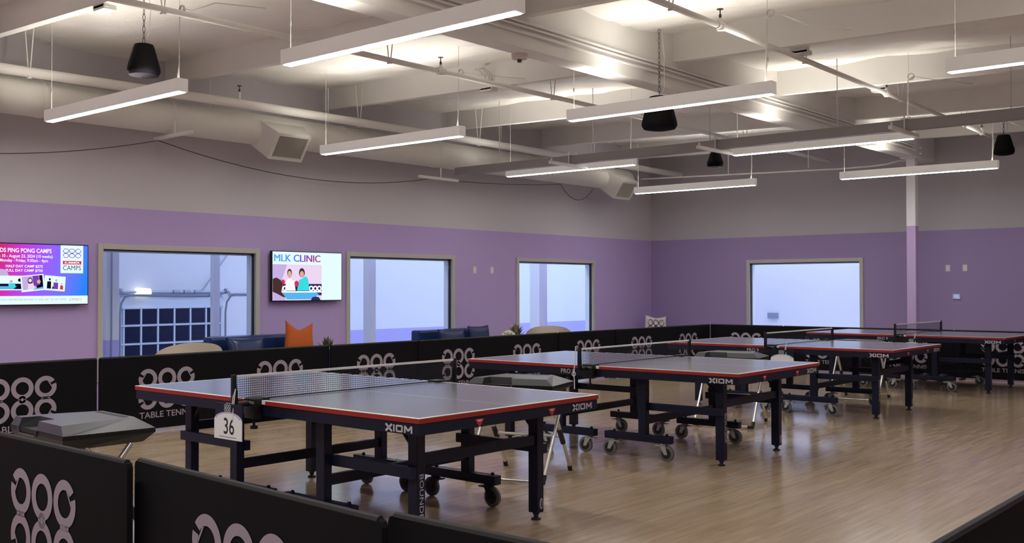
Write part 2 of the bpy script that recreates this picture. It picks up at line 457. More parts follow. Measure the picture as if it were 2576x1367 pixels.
# ------------------------------------------------------------------ next rooms seen through the glass
ox = -15.5
struct(B().box(ox-.15, ox, 2, 27, -1.3, 4.6).build('wall_outer_left', 'outer'), 'white far wall of the next room with a lilac base band')
struct(B().box(ox, XL-.15, 1.85, 2, -1.3, 4.6).build('wall_outer_near', 'outer'))
struct(B().box(ox, XL-.15, 27, 27.15, -1.3, 4.6).build('wall_outer_far', 'outer'))
struct(B().box(ox, XL-.15, 2, 27, -1.36, -1.3).build('floor_outer', 'white'))
struct(B().box(ox-.15, XL-.15, 1.85, 27.15, 4.6, 4.7).build('ceiling_outer', 'white'))
struct(B().box(XL-.15, XL, YB+.15, 27, -1.3, 4.6).build('wall_outer_divider', 'outer'))
struct(B().box(XL, -3, 20.5, 20.65, -.06, 4.6).build('wall_outer_back', 'white'), 'bright white wall beyond the far window')
struct(B().box(-3, -2.85, YB+.15, 20.65, -.06, 4.6).build('wall_outer_right', 'white'))
struct(B().box(XL, -3, YB+.15, 20.5, -.06, 0).build('floor_outer_back', 'white'))
struct(B().box(XL, -2.85, YB+.15, 20.65, 4.6, 4.7).build('ceiling_outer_back', 'white'))
for x, y, w in ((-13.0, 6.95, .19), (-12.9, 8.52, .10), (-12.9, 11.49, .15), (-12.9, 15.98, .25)):
    c = B().box(x-w/2, x+w/2, y-w/2, y+w/2, -1.3, 4.6, c=.008).build('column', 'outercol' if y < 9 else 'white')
    struct(c, 'white column seen through a window')
    if y < 7: B().tube([(x+w/2+.012, y-.02, -1.3), (x+w/2+.012, y-.02, 4.6)], .010, 6).build('conduit', 'steel', c)
# garage door
d = struct(B().box(ox+.02, ox+.06, 8.44, 10.34, -1.3, 1.31, c=.004).build('door_1', 'garage'), 'glazed sectional garage door seen through the first window')
fr = B()
cw = .302; y0 = 8.50
rows = [1.10, .815, .515, .215, -.09, -.39, -.70, -1.0]
for i in range(len(rows)-1):
    for j in range(6):
        a = y0+j*cw
        B().box(ox+.062, ox+.07, a+.022, a+cw-.022, rows[i+1]+.022, rows[i]-.022).build('pane', 'darkglass', d)
k = B()
for z in rows: k.box(ox+.06, ox+.085, 8.44, 10.34, z-.012, z+.012)
for j in range(7): k.box(ox+.06, ox+.08, y0+j*cw-.014, y0+j*cw+.014, -1.3, 1.12)
k.build('frame', 'garage', d)
t = thing('garage_door_track', 'steel roller track and spring shaft above the garage door', 'door track', (0, 0, 0))
B().tube([(ox+.12, 8.42, 1.36), (ox+.12, 10.45, 1.36)], .02, 8).build('spring_shaft', 'steel', t)
k = B()
for y in (9.35, 9.55, 9.75): k.tube([(ox+.12, y, 1.36), (ox+.12, y+.12, 1.36)], .035, 10)
k.build('spring', 'steel', t)
B().box(ox+.05, ox+.08, 8.42, 10.36, 1.315, 1.335).build('header_angle', 'steel', t)
k = B()
for y in (8.42, 10.38):
    k.tube([(ox+.1, y, -1.3), (ox+.1, y, 1.0), (ox+.14, y, 1.18), (ox+.26, y, 1.29), (ox+.4, y, 1.31), (ox+2.6, y, 1.31)], .018, 8)
k.build('rail', 'steel', t)
k = B()
for y in (8.42, 10.38): k.lathe([(.05, -.02), (.05, .02)], n=14, T=Matrix.Rotation(PI/2, 4, 'X'), c=(ox+.12, y, 1.37))
k.build('cable_drum', 'steel', t)
B().tube([(ox+.05, 9.95, 1.38), (ox+.05, 10.6, 2.2)], .012, 6).build('brace', 'steel', t)
k = B().lathe([(.02, -.125), (.06, -.115), (.075, .115), (.02, .12)], n=14, T=Matrix.Rotation(PI/2, 4, 'X'), c=(-15.36, 8.80, 1.36))
tag(k.build('garage_opener', emis('lit_opener_cover', (1, .97, .9), 1.1)), 'glowing white motor cover above the left end of the garage door', 'motor')
w_ = B().tube([(ox+.03, 10.5, 1.33), (ox+.03, 12.6, 1.33)], .016, 6).build('conduit', 'steel'); tag(w_, 'steel conduit on the next room wall beside the garage door', 'conduit')
k = tag(B().box(-10.16, -9.915, 20.46, 20.498, .755, .874, c=.012).build('wall_sign', mat('slate_blue_sign', (.26, .33, .42), .5)), 'small slate blue plate on the white wall beyond the far window', 'sign')

# ------------------------------------------------------------------ linear pendant lights
def coil(c, r=.035, n=3, ax='y'):
    pts = []
    for i in range(n*14+1):
        a = 2*PI*i/14
        pts.append((c[0]+r*math.cos(a), c[1]+.006*i/14-.01, c[2]+r*math.sin(a)))
    return pts
def light(x0, x1, y, label, coil_z=None, z=3.1):
    L = x1-x0; t = thing('pendant_light', label, 'light', ((x0+x1)/2, y, z), 0, 'linear pendant lights')
    h, w = .118, .05
    k = B().box(-L/2, L/2, -w, -w+.01, .006, h, c=.003).box(-L/2, L/2, w-.01, w, .006, h, c=.003).box(-L/2, -L/2+.01, -w+.01, w-.01, .006, h).box(L/2-.01, L/2, -w+.01, w-.01, .006, h)
    k.box(-L/2+.005, L/2-.005, -w+.005, w-.005, .005, .03)
    k.build('housing', 'housing', t)
    B().box(-L/2+.02, L/2-.02, -w+.016, w-.016, 0, .0062).build('diffuser', 'lens', t)
    B().add([(-L/2+.05, -w+.012, h-.05), (L/2-.05, -w+.012, h-.05), (L/2-.05, w-.012, h-.05), (-L/2+.05, w-.012, h-.05)], [(0, 1, 2, 3)]).build('uplight', 'uplens', t)
    for sx in (-1, 1):
        x = sx*(L/2-.06); gx = (x0+x1)/2+x
        top = zc(gx, y)-z
        if sx > 0:
            pts = [(x-.03, 0, h), (x, 0, h+.17), (x, 0, h+.2), (x, 0, top)]
        else: pts = [(x, 0, h), (x, 0, top)]
        c = B().tube(pts, .0022, 6).build('suspension_cable', 'cable', t)
        B().tube([(x, 0, h+.18), (x, 0, h+.215)], .008, 8).build('gripper', 'chrome', c)
    x = L/2-.06; top = zc((x0+x1)/2+x, y)-z
    cz = min(top-.22, .72)
    k = B().tube([(x-.02, .01, h), (x-.012, .01, cz-.05)]+coil((x+.025, .01, cz))+[(x+.12, .05, cz-.02), (x+.3, .16, top-.34), (x+.55, .5, top-.36)], .005, 6)
    k.build('power_cord', 'cable', t)
    return t
light(-10.274, -7.817, 4.84, 'white linear pendant light over the left end of the nearest table')
light(-6.328, -4.006, 4.79, 'large white linear pendant light hanging nearest, at the top of the view')
light(-10.19, -7.77, 8.29, 'white linear pendant light in front of the first duct vent')
light(-6.27, -4.03, 8.27, 'white linear pendant light with a black speaker right behind it')
light(-10.11, -7.80, 11.78, 'white linear pendant light under the left half of the grey rail')
light(-6.318, -4.038, 11.80, 'white linear pendant light under the right half of the grey rail')
light(-10.216, -7.856, 15.43, 'white linear pendant light beside the far duct vent')
light(-6.44, -4.135, 15.50, 'white linear pendant light in front of the column')
light(-2.60, -.25, 8.36, 'white linear pendant light cut off by the right edge of the view')

# ------------------------------------------------------------------ pipes, duct, rail
def hanger(b, x, y, z, top, r):
    b.tube([(x-.05, y-.03, top), (x-.01, y, z-r-.004)], .006, 6); b.tube([(x+.05, y+.03, top), (x+.01, y, z-r-.004)], .006, 6)
    b.tube([(x-.02, y-.012, z-r-.004), (x+.02, y-.012, z-r-.004), (x+.02, y+.012, z-r-.004)], .01, 6)
def pipe(xs, ys_, z, r, label, heads, hang, grp='ceiling sprinkler pipes'):
    fr_ = min(r, .03)
    p = [(x, y, z) for x, y in zip(xs, ys_)]
    t = thing('sprinkler_pipe', label, 'pipe', (0, 0, 0), 0, grp)
    B().tube(p, r, 14).build('pipe_run', 'pipe', t)
    def at(y):
        for (xa, ya), (xb, yb) in zip(zip(xs, ys_), zip(xs[1:], ys_[1:])):
            if ya <= y <= yb: return xa+(xb-xa)*(y-ya)/(yb-ya)
        return xs[-1]
    for y in heads:
        x = at(y)
        r_ = r; f = B()
        if r < .04: f.lathe([(r*1.05, -r*1.5), (r*1.35, -r*.9), (r*1.5, 0), (r*1.35, r*.9), (.016, r*1.9), (.014, r*2.6)], c=(x, y, z), n=14).tube([(x, y-.06, z), (x, y+.06, z)], r*1.35, 14)
        else: f.lathe([(.016, r*.9), (.014, r*2.6)], c=(x, y, z), n=12)
        o = f.build('tee_fitting', 'pipe', t)
        s = B().lathe([(.009, r*2.5), (.012, r*2.7), (.012, r*2.5+.03), (.005, r*2.5+.04), (.005, r*2.5+.075), (.03, r*2.5+.078), (.03, r*2.5+.083)], c=(x, y, z), n=12)
        s.build('sprinkler_head', 'oil', o)
    for y in hang:
        x = at(y); b = B(); hanger(b, x, y, z, zc(x, y)+.02, r); b.build('hanger', 'pipe', t)
pipe((-7.72, -7.62, -7.60, -7.66, -7.68), (1.5, 5.8, 10, 14.5, YB), 3.72, .028, 'thin white sprinkler pipe left of the main girder', (7.78, 11.95), (4.55, 7.05, 9.7, 12.2, 14.7))
pipe((-4.36, -4.40, -4.44, -4.50, -4.56), (1.5, 6, 10, 15, YB), 3.72, .027, 'thin white sprinkler pipe right of the main girder', (8.03, 12.12, 16.1), (7.2, 9.8, 12.6, 15.2))
pipe((-10.92, -10.72, -10.70, -10.78, -10.8), (3.4, 7.5, 11, 15, YB), 3.70, .055, 'thick white main pipe running above the round duct', (7.42,), (4.9, 9.35, 11.8, 14.9))
k = B().tube([(-11.05, 16.9, 3.545), (-9, 16.9, 3.49), (-7.05, 16.9, 3.44), (-6.5, 16.9, 3.44), (-6.25, 16.95, 3.46), (-6.1, 17.1, 3.52), (-6.03, 17.19, 3.52)], .014, 8)
for x in (-9.15, -7.6): k.tube([(x, 16.9, 3.5), (x, 16.9, 4.02)], .008, 6)
tag(k.build('conduit', 'pipe'), 'thin white conduit crossing the far end towards the column', 'conduit')

# round duct with two diffusers
DX, DZ, DR = -11.05, 3.47, .2
t = thing('air_duct', 'white round ventilation duct along the top of the left wall', 'duct', (0, 0, 0))
k = B()
k.lathe([(DR, -2.0-0.3), (DR, 16.3), (DR*.96, 16.36)], n=40, T=Matrix.Rotation(-PI/2, 4, 'X'), c=(DX, 0, DZ))
for y in (2.2, 5.1, 6.63, 9.3, 11.15, 13.9): k.lathe([(DR+.001, -.03), (DR+.008, -.02), (DR+.008, .02), (DR+.001, .03)], n=40, T=Matrix.Rotation(-PI/2, 4, 'X'), c=(DX, y, DZ), cap=False)
k.build('duct_tube', 'duct', t)
for yv in (8.17, 15.85):
    a = Vector((.82, 0, -.57)).normalized(); up = Vector((.57, 0, .82)).normalized(); c = Vector((DX, yv, DZ))
    def P(d, u, v): return c+a*d+Vector((0, 1, 0))*u+up*v
    def loop(d, hu, hv): return [P(d, -hu, -hv), P(d, hu, -hv), P(d, hu, hv), P(d, -hu, hv)]
    k = B(); A0 = loop(.06, .36, .17); A1 = loop(.40, .265, .19); A2 = loop(.43, .265, .19); A3 = loop(.43, .225, .15); A4 = loop(.40, .225, .15)
    k.add(A0+A1+A2+A3+A4, [(i*4+j, i*4+(j+1) % 4, (i+1)*4+(j+1) % 4, (i+1)*4+j) for i in range(4) for j in range(4)])
    v = k.build('vent', 'duct', t)
    gk = B()
    for i in range(13):
        u = -.225+.45*(i+.5)/13
        gk.add([P(.395, u-.004, -.15), P(.425, u+.008, -.15), P(.425, u+.008, .15), P(.395, u-.004, .15)], [(0, 1, 2, 3)])
    gk.add(loop(.39, .225, .15), [(0, 1, 2, 3)])
    gk.build('grille', 'grille', v)
for y in (3.4, 7.15, 9.0, 12.6): B().tube([(DX+.1, y, DZ+DR*.85), (DX+.1, y, 4.15)], .006, 6).build('hanger_rod', 'pipe', t)
# wall/strut brackets at the duct carrying the black cable
for (p0, p1, lb) in (((-11.2, 6.56, 3.21), (-10.5, 6.62, 3.235), 'short white strut bracket hanging under the duct near the first vent'),
                     ((-11.03, 10.80, 3.10), (-11.03, 11.66, 3.10), 'short white strut under the duct at the left end of the grey rail')):
    k = B(); A = Vector(p0); Bv = Vector(p1); dr = (Bv-A).normalized(); sd = dr.cross(Vector((0, 0, 1))).normalized()*.02; upv = Vector((0, 0, .02))
    k.add([q+s1*sd+s2*upv for q in (A, Bv) for s1, s2 in ((-1, -1), (1, -1), (1, 1), (-1, 1))], [(0, 1, 5, 4), (1, 2, 6, 5), (2, 3, 7, 6), (3, 0, 4, 7), (3, 2, 1, 0), (4, 5, 6, 7)])
    mid = A*.45+Bv*.55
    k.tube([mid+Vector((0, 0, .01)), mid+Vector((0, 0, .16))], .012, 8)
    tag(k.build('strut_bracket', 'pipe'), lb, 'bracket', 'strut brackets')
pts = []
for a, c, s in (((-11.0, 3.6, 2.78), (-11.15, 6.57, 3.19), .0), ((-11.15, 6.57, 3.19), (-11.3, 11.35, 3.13), .24), ((-11.3, 11.35, 3.13), (-11.0, 14.25, 3.24), .04), ((-11.0, 14.25, 3.24), (-11.05, 15.3, 3.24), .24)):
    for i in range(16):
        f = i/15; pts.append(tuple(a[j]+(c[j]-a[j])*f-(4*s*f*(1-f) if j == 2 else 0)-((.10*f*(1-f)*4) if (j == 2 and s == 0) else 0) for j in range(3)))
P2 = [pts[0]]
for q in pts[1:]:
    if (Vector(q)-Vector(P2[-1])).length > 1e-4: P2.append(q)
tag(B().tube(P2, .006, 6).build('hanging_cable', 'darkcable'), 'dark cable drooping along the left wall under the duct', 'cable')

# grey rail with strut clamps
t = thing('overhead_rail', 'long grey overhead rail crossing in front of the third row of lights', 'rail', (0, 0, 0))
k = B().box(-10.75, 1.5, 11.29, 11.41, 3.135, 3.25, c=.006).build('rail_beam', 'rail', t)
for x in (-9.9, -8.2, -6.4, -4.75, -2.9): B().tube([(x, 11.35, 3.25), (x, 11.35, zc(x, 11.35))], .005, 6).build('hanger_rod', 'cable', t)
for x in (-8.55, -6.28, -3.96):
    k = B().box(x-.022, x+.022, 10.84, 11.68, 3.094, 3.134, c=.004).box(x-.035, x+.035, 11.25, 11.45, 3.25, 3.262)
    for yy_ in (11.265, 11.435): k.tube([(x, yy_, 3.12), (x, yy_, 3.30)], .008, 8)
    k.tube([(x, 10.88, 3.12), (x, 10.88, 3.17)], .012, 8)
    o = k.build('strut_clamp', 'pipe', t)

# junction boxes, smoke detector
for x, y, lb in ((-8.43, 9.5, 'white junction box on the beam beside the left sprinkler pipe'), (-4.48, 9.84, 'white junction box with looping cables on the beam near the top right'),
                 (-8.53, 4.54, 'white junction box on the beam above the first black speaker'), (-4.6, 12.31, 'white junction box on the shadowed beam right of the main girder')):
    z = 3.845-.02*(x+5.75)
    k = B().box(x-.1, x+.1, y-.09, y-.045, z-.03, z+.07, c=.006).box(x-.09, x+.09, y-.09, y+.03, z-.045, z, c=.006)
    o = tag(k.build('junction_box', 'pipe'), lb, 'electrical box', 'beam junction boxes')
    k = B()
    for s in (.05, -.02, .09): k.tube([(x+s, y-.07, z+.05), (x+s+.03, y-.12, z+.14), (x+s-.04, y-.16, z+.22), (x+s-.12, y-.12, z+.24)], .008, 6)
    k.build('cable', 'cable', o)
t = thing('smoke_detector', 'pinkish white round smoke detector under the main girder', 'smoke detector', (-5.98, 7.14, GZ))
B().lathe([(.075, 0), (.075, -.02), (.068, -.045), (.03, -.05)], n=24).build('body', 'smoke', t)
B().lathe([(.022, -.05), (.022, -.072), (.01, -.078)], n=14).build('sensor', 'oil', t)

# hanging speakers
def speaker(x, y, z0, h, r, label):
    t = thing('pendant_speaker', label, 'speaker', (x, y, z0), 0, 'black pendant speakers')
    B().lathe([(r*.96, .03), (r, .045), (r*.97, .08), (r*.82, h*.55), (r*.64, h*.88), (r*.56, h*.985), (r*.48, h), (0.01, h)], n=32).build('shell', 'spk', t)
    B().lathe([(.01, -.012), (r*.5, -.008), (r*.88, .006), (r*.96, .03)], n=32, cap=False).build('grille', 'spkg', t)
    k = B(); top = zc(x, y)-z0; n = max(3, int((top-h)/.05)); 
    for i in range(n):
        zz = h+(top-h)*i/n; l = (top-h)/n
        vec = Vector((1, 0, 0)) if i % 2 else Vector((0, 1, 0))
        k.tube([vec*.012*math.cos(a)+Vector((0, 0, zz+l*.55+l*.6*math.sin(a))) for a in [2*PI*j/10 for j in range(10)]], .003, 5, closed=True)
    k.build('chain', 'oil', t)
    B().tube([(.02, 0, h), (.05, .02, h+.1), (.03, .05, h+(top-h)*.6), (.02, .02, top)], .004, 6).build('speaker_cable', 'cable', t)
speaker(-8.58, 4.911, 3.352, .29, .147, 'black cone speaker on a chain above the left pendant light')
speaker(-5.66, 9.0, 3.045, .34, .185, 'large black speaker half hidden behind a pendant light')
speaker(-8.44, 15.14, 3.42, .25, .14, 'small black speaker hanging below a rail clamp')
speaker(-4.36, 16.64, 3.425, .30, .152, 'small black speaker near the right edge above a pendant light')

# ------------------------------------------------------------------ court barriers
def barrier_mesh(w, c):
    h = .75
    k = B()
    out = [(-w/2, .028), (w/2, .028), (w/2, h-c), (w/2-c*.3, h-c*.3), (w/2-c, h), (-w/2+c, h), (-w/2+c*.3, h-c*.3), (-w/2, h-c)]
    k.prism(out, lambda a, z: (a, .012, z), lambda a, z: (a, -.012, z))
    return k
def barrier(x, y, rz, w, label, grp, logo='logo', c=.01):
    """panel centred at x,y; printed face looks along local -y"""
    t = thing('court_barrier', label, 'barrier', (x, y, 0), rz, grp)
    barrier_mesh(w, c).build('fabric_panel', 'blackfab', t)
    B().tube([(-w/2+c, 0, .746), (w/2-c, 0, .746)], .0135, 8).build('top_hem', 'hem', t)
    for s in (-1, 1):
        B().box(s*(w/2-.12)-.02, s*(w/2-.12)+.02, -.014, .014, .0, .06).box(s*(w/2-.12)-.02, s*(w/2-.12)+.02, -.11, .11, 0, .018, c=.004).build('foot', 'black', t)
    if logo:
        k = B().flat(LOGO, lambda a, z: (a, -.0145, z+.422)).flat(text_geo('TABLE TENNIS', .6, .062, .012), lambda a, z: (a, -.0145, z+.136))
        k.build('printed_logo', logo, t)
    return t
nm = ['in the left row, cut by the left edge', 'in the left row under the garage door window', 'in the left row in front of the orange cushion',
      'in the left row under the middle window', 'in the left row in front of the two blue cushions', 'in the left row in front of the flowers and white chair',
      'in the left row right of the light gap', 'in the left row second from the far corner', 'in the left row at the far corner']
ye = [3.45, 4.862, 6.295, 7.68, 9.085, 10.525, 11.975, 13.45, 14.92, 16.44]
for i in range(9):
    a, b_ = ye[i]+(.013 if i in (1, 6) else .002), ye[i+1]-(.013 if i in (0, 5) else .002)
    dx = (.0, .0, -.03, .0, .02, .0, .0, .01, .0)[i]
    barrier(-9.3+dx, (a+b_)/2, PI/2, b_-a, 'black fabric court barrier '+nm[i], 'barriers along the left side')
nm = ['in the back row at the corner behind the third table', 'in the back row second from the corner', 'in the back row between the third and fourth tables',
      'in the back row under the right half of the fourth table', 'in the back row at the right edge of the view']
for i in range(5):
    a = -9.29+i*1.41; barrier(a+.705, 16.47, 0, 1.404, 'black fabric court barrier '+nm[i], 'barriers along the back')
barrier(-4.375, 2.055, R(-1.2), 1.45, 'black fabric court barrier in the foreground below the grey box', 'barriers along the front', c=.022)
barrier(-2.94, 2.05, R(-3.6), 1.52, 'black fabric court barrier in the foreground below table number 36', 'barriers along the front', c=.022)
barrier(-1.545, 2.07, 0, 1.37, 'black fabric court barrier in the foreground hiding the near table leg', 'barriers along the front', c=.022)
barrier(-.885, 3.0, PI/2, 1.6, 'black fabric court barrier cut off in the bottom right corner', 'barriers along the right side', logo=None)

# ------------------------------------------------------------------ table-tennis table
def make_table():
    t = bpy.data.objects.new('table_tennis_table', None); COL.objects.link(t)
    HL, HW, Z = 1.37, .7625, .76
    for s in (-1, 1):
        # top: white border and centre line, blue surface, red edge
        k = B(); xi, xo = .004, HL; lw = .02
        def S(x): return s*x
        def q(x0, x1, y0, y1, m):
            P_ = [(S(x0), y0, Z), (S(x1), y0, Z), (S(x1), y1, Z), (S(x0), y1, Z)]
            k.add(P_ if s > 0 else P_[::-1], [(0, 1, 2, 3)], m)
        q(xi, xo, -HW, -HW+lw, 1); q(xi, xo, HW-lw, HW, 1); q(xo-lw, xo, -HW+lw, HW-lw, 1)
        q(xi, xo-lw, -.0015, .0015, 1); q(xi, xo-lw, -HW+lw, -.0015, 0); q(xi, xo-lw, .0015, HW-lw, 0)
        e = [(xi, -HW), (xo, -HW), (xo, HW), (xi, HW)]
        vs = [(S(x), y, z) for z in (Z-.003, Z-.027) for x, y in e]; k.add(vs, [(i, (i+1) % 4, 4+(i+1) % 4, 4+i) for i in range(4)]+[(4, 5, 6, 7)], 2)
        vs = [(S(x), y, z) for z in (Z, Z-.003) for x, y in e]; k.add(vs, [(i, (i+1) % 4, 4+(i+1) % 4, 4+i) for i in range(4)], 1)
        k.build('tabletop', ['top', 'line', 'red'], t)
        # apron
        k = B(); z0, z1 = Z-.088, Z-.027; th = .03; i_ = .006
        x0, x1 = sorted((S(xi+.01), S(HL-i_)))
        k.box(x0, x1, -HW+i_, -HW+i_+th, z0, z1).box(x0, x1, HW-i_-th, HW-i_, z0, z1)
        xa, xb = sorted((S(HL-i_-th), S(HL-i_))); k.box(xa, xb, -HW+i_+th, HW-i_-th, z0, z1)
        xa, xb = sorted((S(xi+.01), S(xi+.04))); k.box(xa, xb, -HW+i_+th, HW-i_-th, z0, z1)
        k.box(min(S(.2), S(1.25)), max(S(.2), S(1.25)), -.02, .02, z0, z1)
        ap = k.build('apron', 'navy', t)
        k = B(); yf = -HW+i_-.0015
        if s > 0: k.flat(XIOM, lambda a, b: (1.217+a*.047, yf, .679+b*.037))
        xe = S(HL-i_+.0015)
        B().flat(XIOM, lambda a, b: (xe, s*(.605+a*.0445), .682+b*.037)).build('lettering', 'letter', ap)
        if s < 0: k.flat(text_geo('PRO 9', .145, .038, .0), lambda a, b: (-.235+a, yf, .684+b))
        k.build('lettering', 'letter', ap)
        for yb in (-.31, .31):
            k = B().add([(xe, yb-.036, .716), (xe, yb+.036, .716), (xe, yb+.005, .674), (xe, yb-.005, .674)], [(0, 1, 2, 3)], 0)
            k.add([(xe+s*.001, yb-.02, .712), (xe+s*.001, yb+.02, .712), (xe+s*.001, yb+.012, .702), (xe+s*.001, yb-.012, .702)], [(0, 1, 2, 3)], 1)
            k.build('badge', ['badge', 'letter'], ap)
        # end legs with levelling feet, braces
        for sy in (-1, 1):
            xl, yl = S(1.085), sy*.505; 
            lg = B().box(xl-.036, xl+.036, yl-.03, yl+.03, .045, z0+.01, c=.004).build('end_leg', 'navy', t)
            B().lathe([(.03, 0), (.03, .01), (.014, .016), (.014, .03), (.02, .032), (.02, .05)], c=(xl, yl, 0), n=16).build('levelling_foot', 'drub', lg)
            if s > 0 and sy < 0:
                B().flat(text_geo('BOUNDF', .235, .030, .0), lambda a, b: (xl+.0372, yl-.013+b, .30-a)).build('lettering', 'letter', lg)
            if s > 0 and sy > 0:
                B().flat(ring(0, 0, .022, .016, n=24), lambda a, b: (xl+.0372, yl+.006+a*.7, .10+b*1.5)).flat(bar2(-.012, -.01, 0, .012, .008), lambda a, b: (xl+.0372, yl+.006+a*.7, .10+b*1.5)).build('emblem', 'letter', lg)
            xs = sorted((S(.92), S(1.05)))
            B().tube([(S(.94), yl, z0+.005), (S(1.06), yl, z0-.12)], .011, 8).build('strut', 'navy', t)
            # inner undercarriage
            xp, yp = S(.425), sy*.60
            po = B().box(xp-.037, xp+.037, yp-.028, yp+.028, .20, z0+.02, c=.004).build('inner_post', 'navy', t)
            a, c_ = sorted((S(.055), S(.69)))
            fb = B().box(a, c_, yp-.032, yp+.032, .145, .205, c=.004)
            for xx in (a+.08, c_-.045): fb.lathe([(.012, .205), (.012, .22), (.006, .224)], c=(xx, yp, 0), n=10)
            fb.build('foot_bar', 'navy', t)
            a, c_ = sorted((S(.375), S(1.12))); yb_ = sy*.555
            B().box(a, c_, yb_-.018, yb_+.018, .40, .46, c=.003).build('side_brace', 'navy', t)
            for xx in (.125, .61):
                cx = S(xx)
                f = B().lathe([(.03, .145), (.03, .135), (.022, .13)], c=(cx, yp, 0), n=14)
                sg = 1 if xx > .4 else -1
                for w in (-.019, .019):
                    f.prism([(-.028, .132), (.028, .132), (.034*sg+.014, .055), (.034*sg-.014, .055)], lambda p, z: (cx+p, yp+w-.003, z), lambda p, z: (cx+p, yp+w+.003, z))
                f.box(min(cx, cx-sg*.07), max(cx, cx-sg*.07), yp-.022, yp+.022, .122, .130)
                fo = f.build('caster', 'grey', t)
                wc = (cx+.034*sg, yp, .065); T = Matrix.Rotation(PI/2, 4, 'X')
                w = B().lathe([(.02, -.014), (.056, -.014), (.065, -.009), (.065, .009), (.056, .014), (.02, .014)], c=wc, n=28, T=T)
                wo = w.build('wheel', 'rubber', fo)
                B().lathe([(.043, -.0155), (.043, .0155)], c=wc, n=24, T=T).build('wheel_hub', 'drub', fo)
        xl = S(1.085)
        B().box(xl-.022, xl+.022, -.48, .48, .46, .52, c=.003).build('end_crossbar', 'navy', t)
        xp = S(.425)
        B().box(xp-.02, xp+.02, -.575, .575, .285, .345, c=.003).build('inner_crossbar', 'navy', t)
    # net and posts
    n = B(); W_ = .915
    cols = 122; rows_ = 10; hw = .0014; zt = .76+.1525
    for i in range(cols+1):
        y = -W_+.012+(2*W_-.024)*i/cols; n.add([(0, y-hw, .766), (0, y+hw, .766), (0, y+hw, zt-.01), (0, y-hw, zt-.01)], [(0, 1, 2, 3)])
    for j in range(rows_+1):
        z = .768+(.13)*j/rows_; n.add([(.0004, -W_, z-hw), (.0004, W_, z-hw), (.0004, W_, z+hw), (.0004, -W_, z+hw)], [(0, 1, 2, 3)])
    n.box(-.001, .001, -W_, W_, .762, .769)
    no = n.build('net', 'net', t)
    B().box(-.003, .003, -W_, W_, zt-.015, zt, c=.001).build('net_tape', 'tape', no)
    for sy in (-1, 1):
        po = B().box(-.014, .014, sy*W_-.012, sy*W_+.012, .735, zt+.004, c=.004)
        po.tube([(0, sy*(W_-.02), .742), (0, sy*.80, .742)], .014, 8)
        po.prism([(0, .735), (-.03, .735), (-.012, .905), (0, .912)], lambda a, z: (-.006, sy*(W_+a), z), lambda a, z: (.006, sy*(W_+a), z))
        p_ = po.build('net_post', 'black', t)
        k = B().box(-.05, .05, min(sy*.70, sy*.80), max(sy*.70, sy*.80), .7615, .772, c=.003).box(-.045, .06, min(sy*.763, sy*.815), max(sy*.763, sy*.815), .655, .772, c=.008)
        k.tube([(.02, sy*.79, .66), (.02, sy*.79, .60)], .008, 8).lathe([(.022, .595), (.022, .612)], c=(.02, sy*.79, 0), n=12)
        c_ = k.build('clamp', 'black', p_)
        if sy < 0:
            B().flat(text_geo('CHAMPION', .10, .016, .0), lambda a, b: (.005+a, -.8165, .742+b)).build('lettering', 'letter', c_)
            B().box(.062, .092, -.7665, -.7605, .738, .7605).build('edge_tag', 'sign', p_)
    return t
LAB = ['nearest table tennis table with blue top and red edge, number 36 tag at its net', 'second table tennis table, with a bare white cord at its net post',
       'third table tennis table, half hidden behind the second', 'farthest table tennis table, against the back barriers']
proto = make_table()
TP = [(-5.0455, 4.3751, -.0048), (-5.1089, 7.7604, .02), (-5.2663, 11.469, .0019), (-5.0941, 15.0215, -.015)]
for i, (x, y, a) in enumerate(TP):
    o = proto if i == 0 else copy_tree(proto)
    o.location = (x, y, 0); o.rotation_euler = (0, 0, a); tag(o, LAB[i], 'table', 'table tennis tables')
    if i == 0:   # the nearest table's casters take the black material
        first = o
for ch in first.children:
    if ch.name.startswith('caster'):
        ch.material_slots[0].link = 'OBJECT'; ch.material_slots[0].material = M['black']

# number tags hanging at the nets
def number_sign(x, y, rz, label, digits, dz=0):
    t = thing('table_number_sign', label, 'sign', (x, y, dz), rz, 'table number signs')
    w = .136
    arch = [(-w, .548), (w, .548), (w, .655)]+[(w*math.cos(R(a)), .655+.05*math.sin(R(a))) for a in range(15, 180, 15)]+[(-w, .655)]
    B().box(-w+.002, w-.002, -.004, .004, .60, .752, c=.003).build('backing', 'navy', t)
    B().prism(arch, lambda a, z: (a, -.0085, z), lambda a, z: (a, -.0045, z)).build('card', 'sign', t)
    k = B()
    for a in range(15, 165, 10):
        p = [(w*f*math.cos(R(b_)), .655+.05*f*math.sin(R(b_))) for f, b_ in ((.99, a), (.99, a+10), (.86, a+10), (.86, a))]
        k.add([(u, -.0092, z) for u, z in p], [(0, 1, 2, 3)])
    k.build('arch_band', 'lilac', t)
    k = B().flat(shift(LOGO, 0, 0, .105), lambda a, z: (a-.01, -.0048, z+.727)); k.build('logo', 'letter', t)
    if digits:
        k = B().flat(text_geo(digits, .102, .094, .006), lambda a, z: (a+.012, -.0094, z+.578)).flat(rect(-.085, 0, .085, .0025), lambda a, z: (a, -.0094, z+.561))
        k.build('number', 'ink', t)
    B().tube([(.03, .0, .75), (.035, .004, .80), (.045, .012, .84), (.04, .005, .76), (.05, -.01, .69), (.052, -.011, .66)], .003, 6).build('cord', 'sign', t)
x, y, a = TP[0]; number_sign(x-.005, y-.945, a, 'white arched table tag reading 36 on the nearest net post', '36')
x, y, a = TP[2]; number_sign(x+.17, y-.845, a, 'white arched table tag at the third net, mostly hidden', None, -.03)
x, y, a = TP[3]; number_sign(x+.19, y-.845, a, 'navy tag with a small white 888 mark at the farthest net', None, -.035)
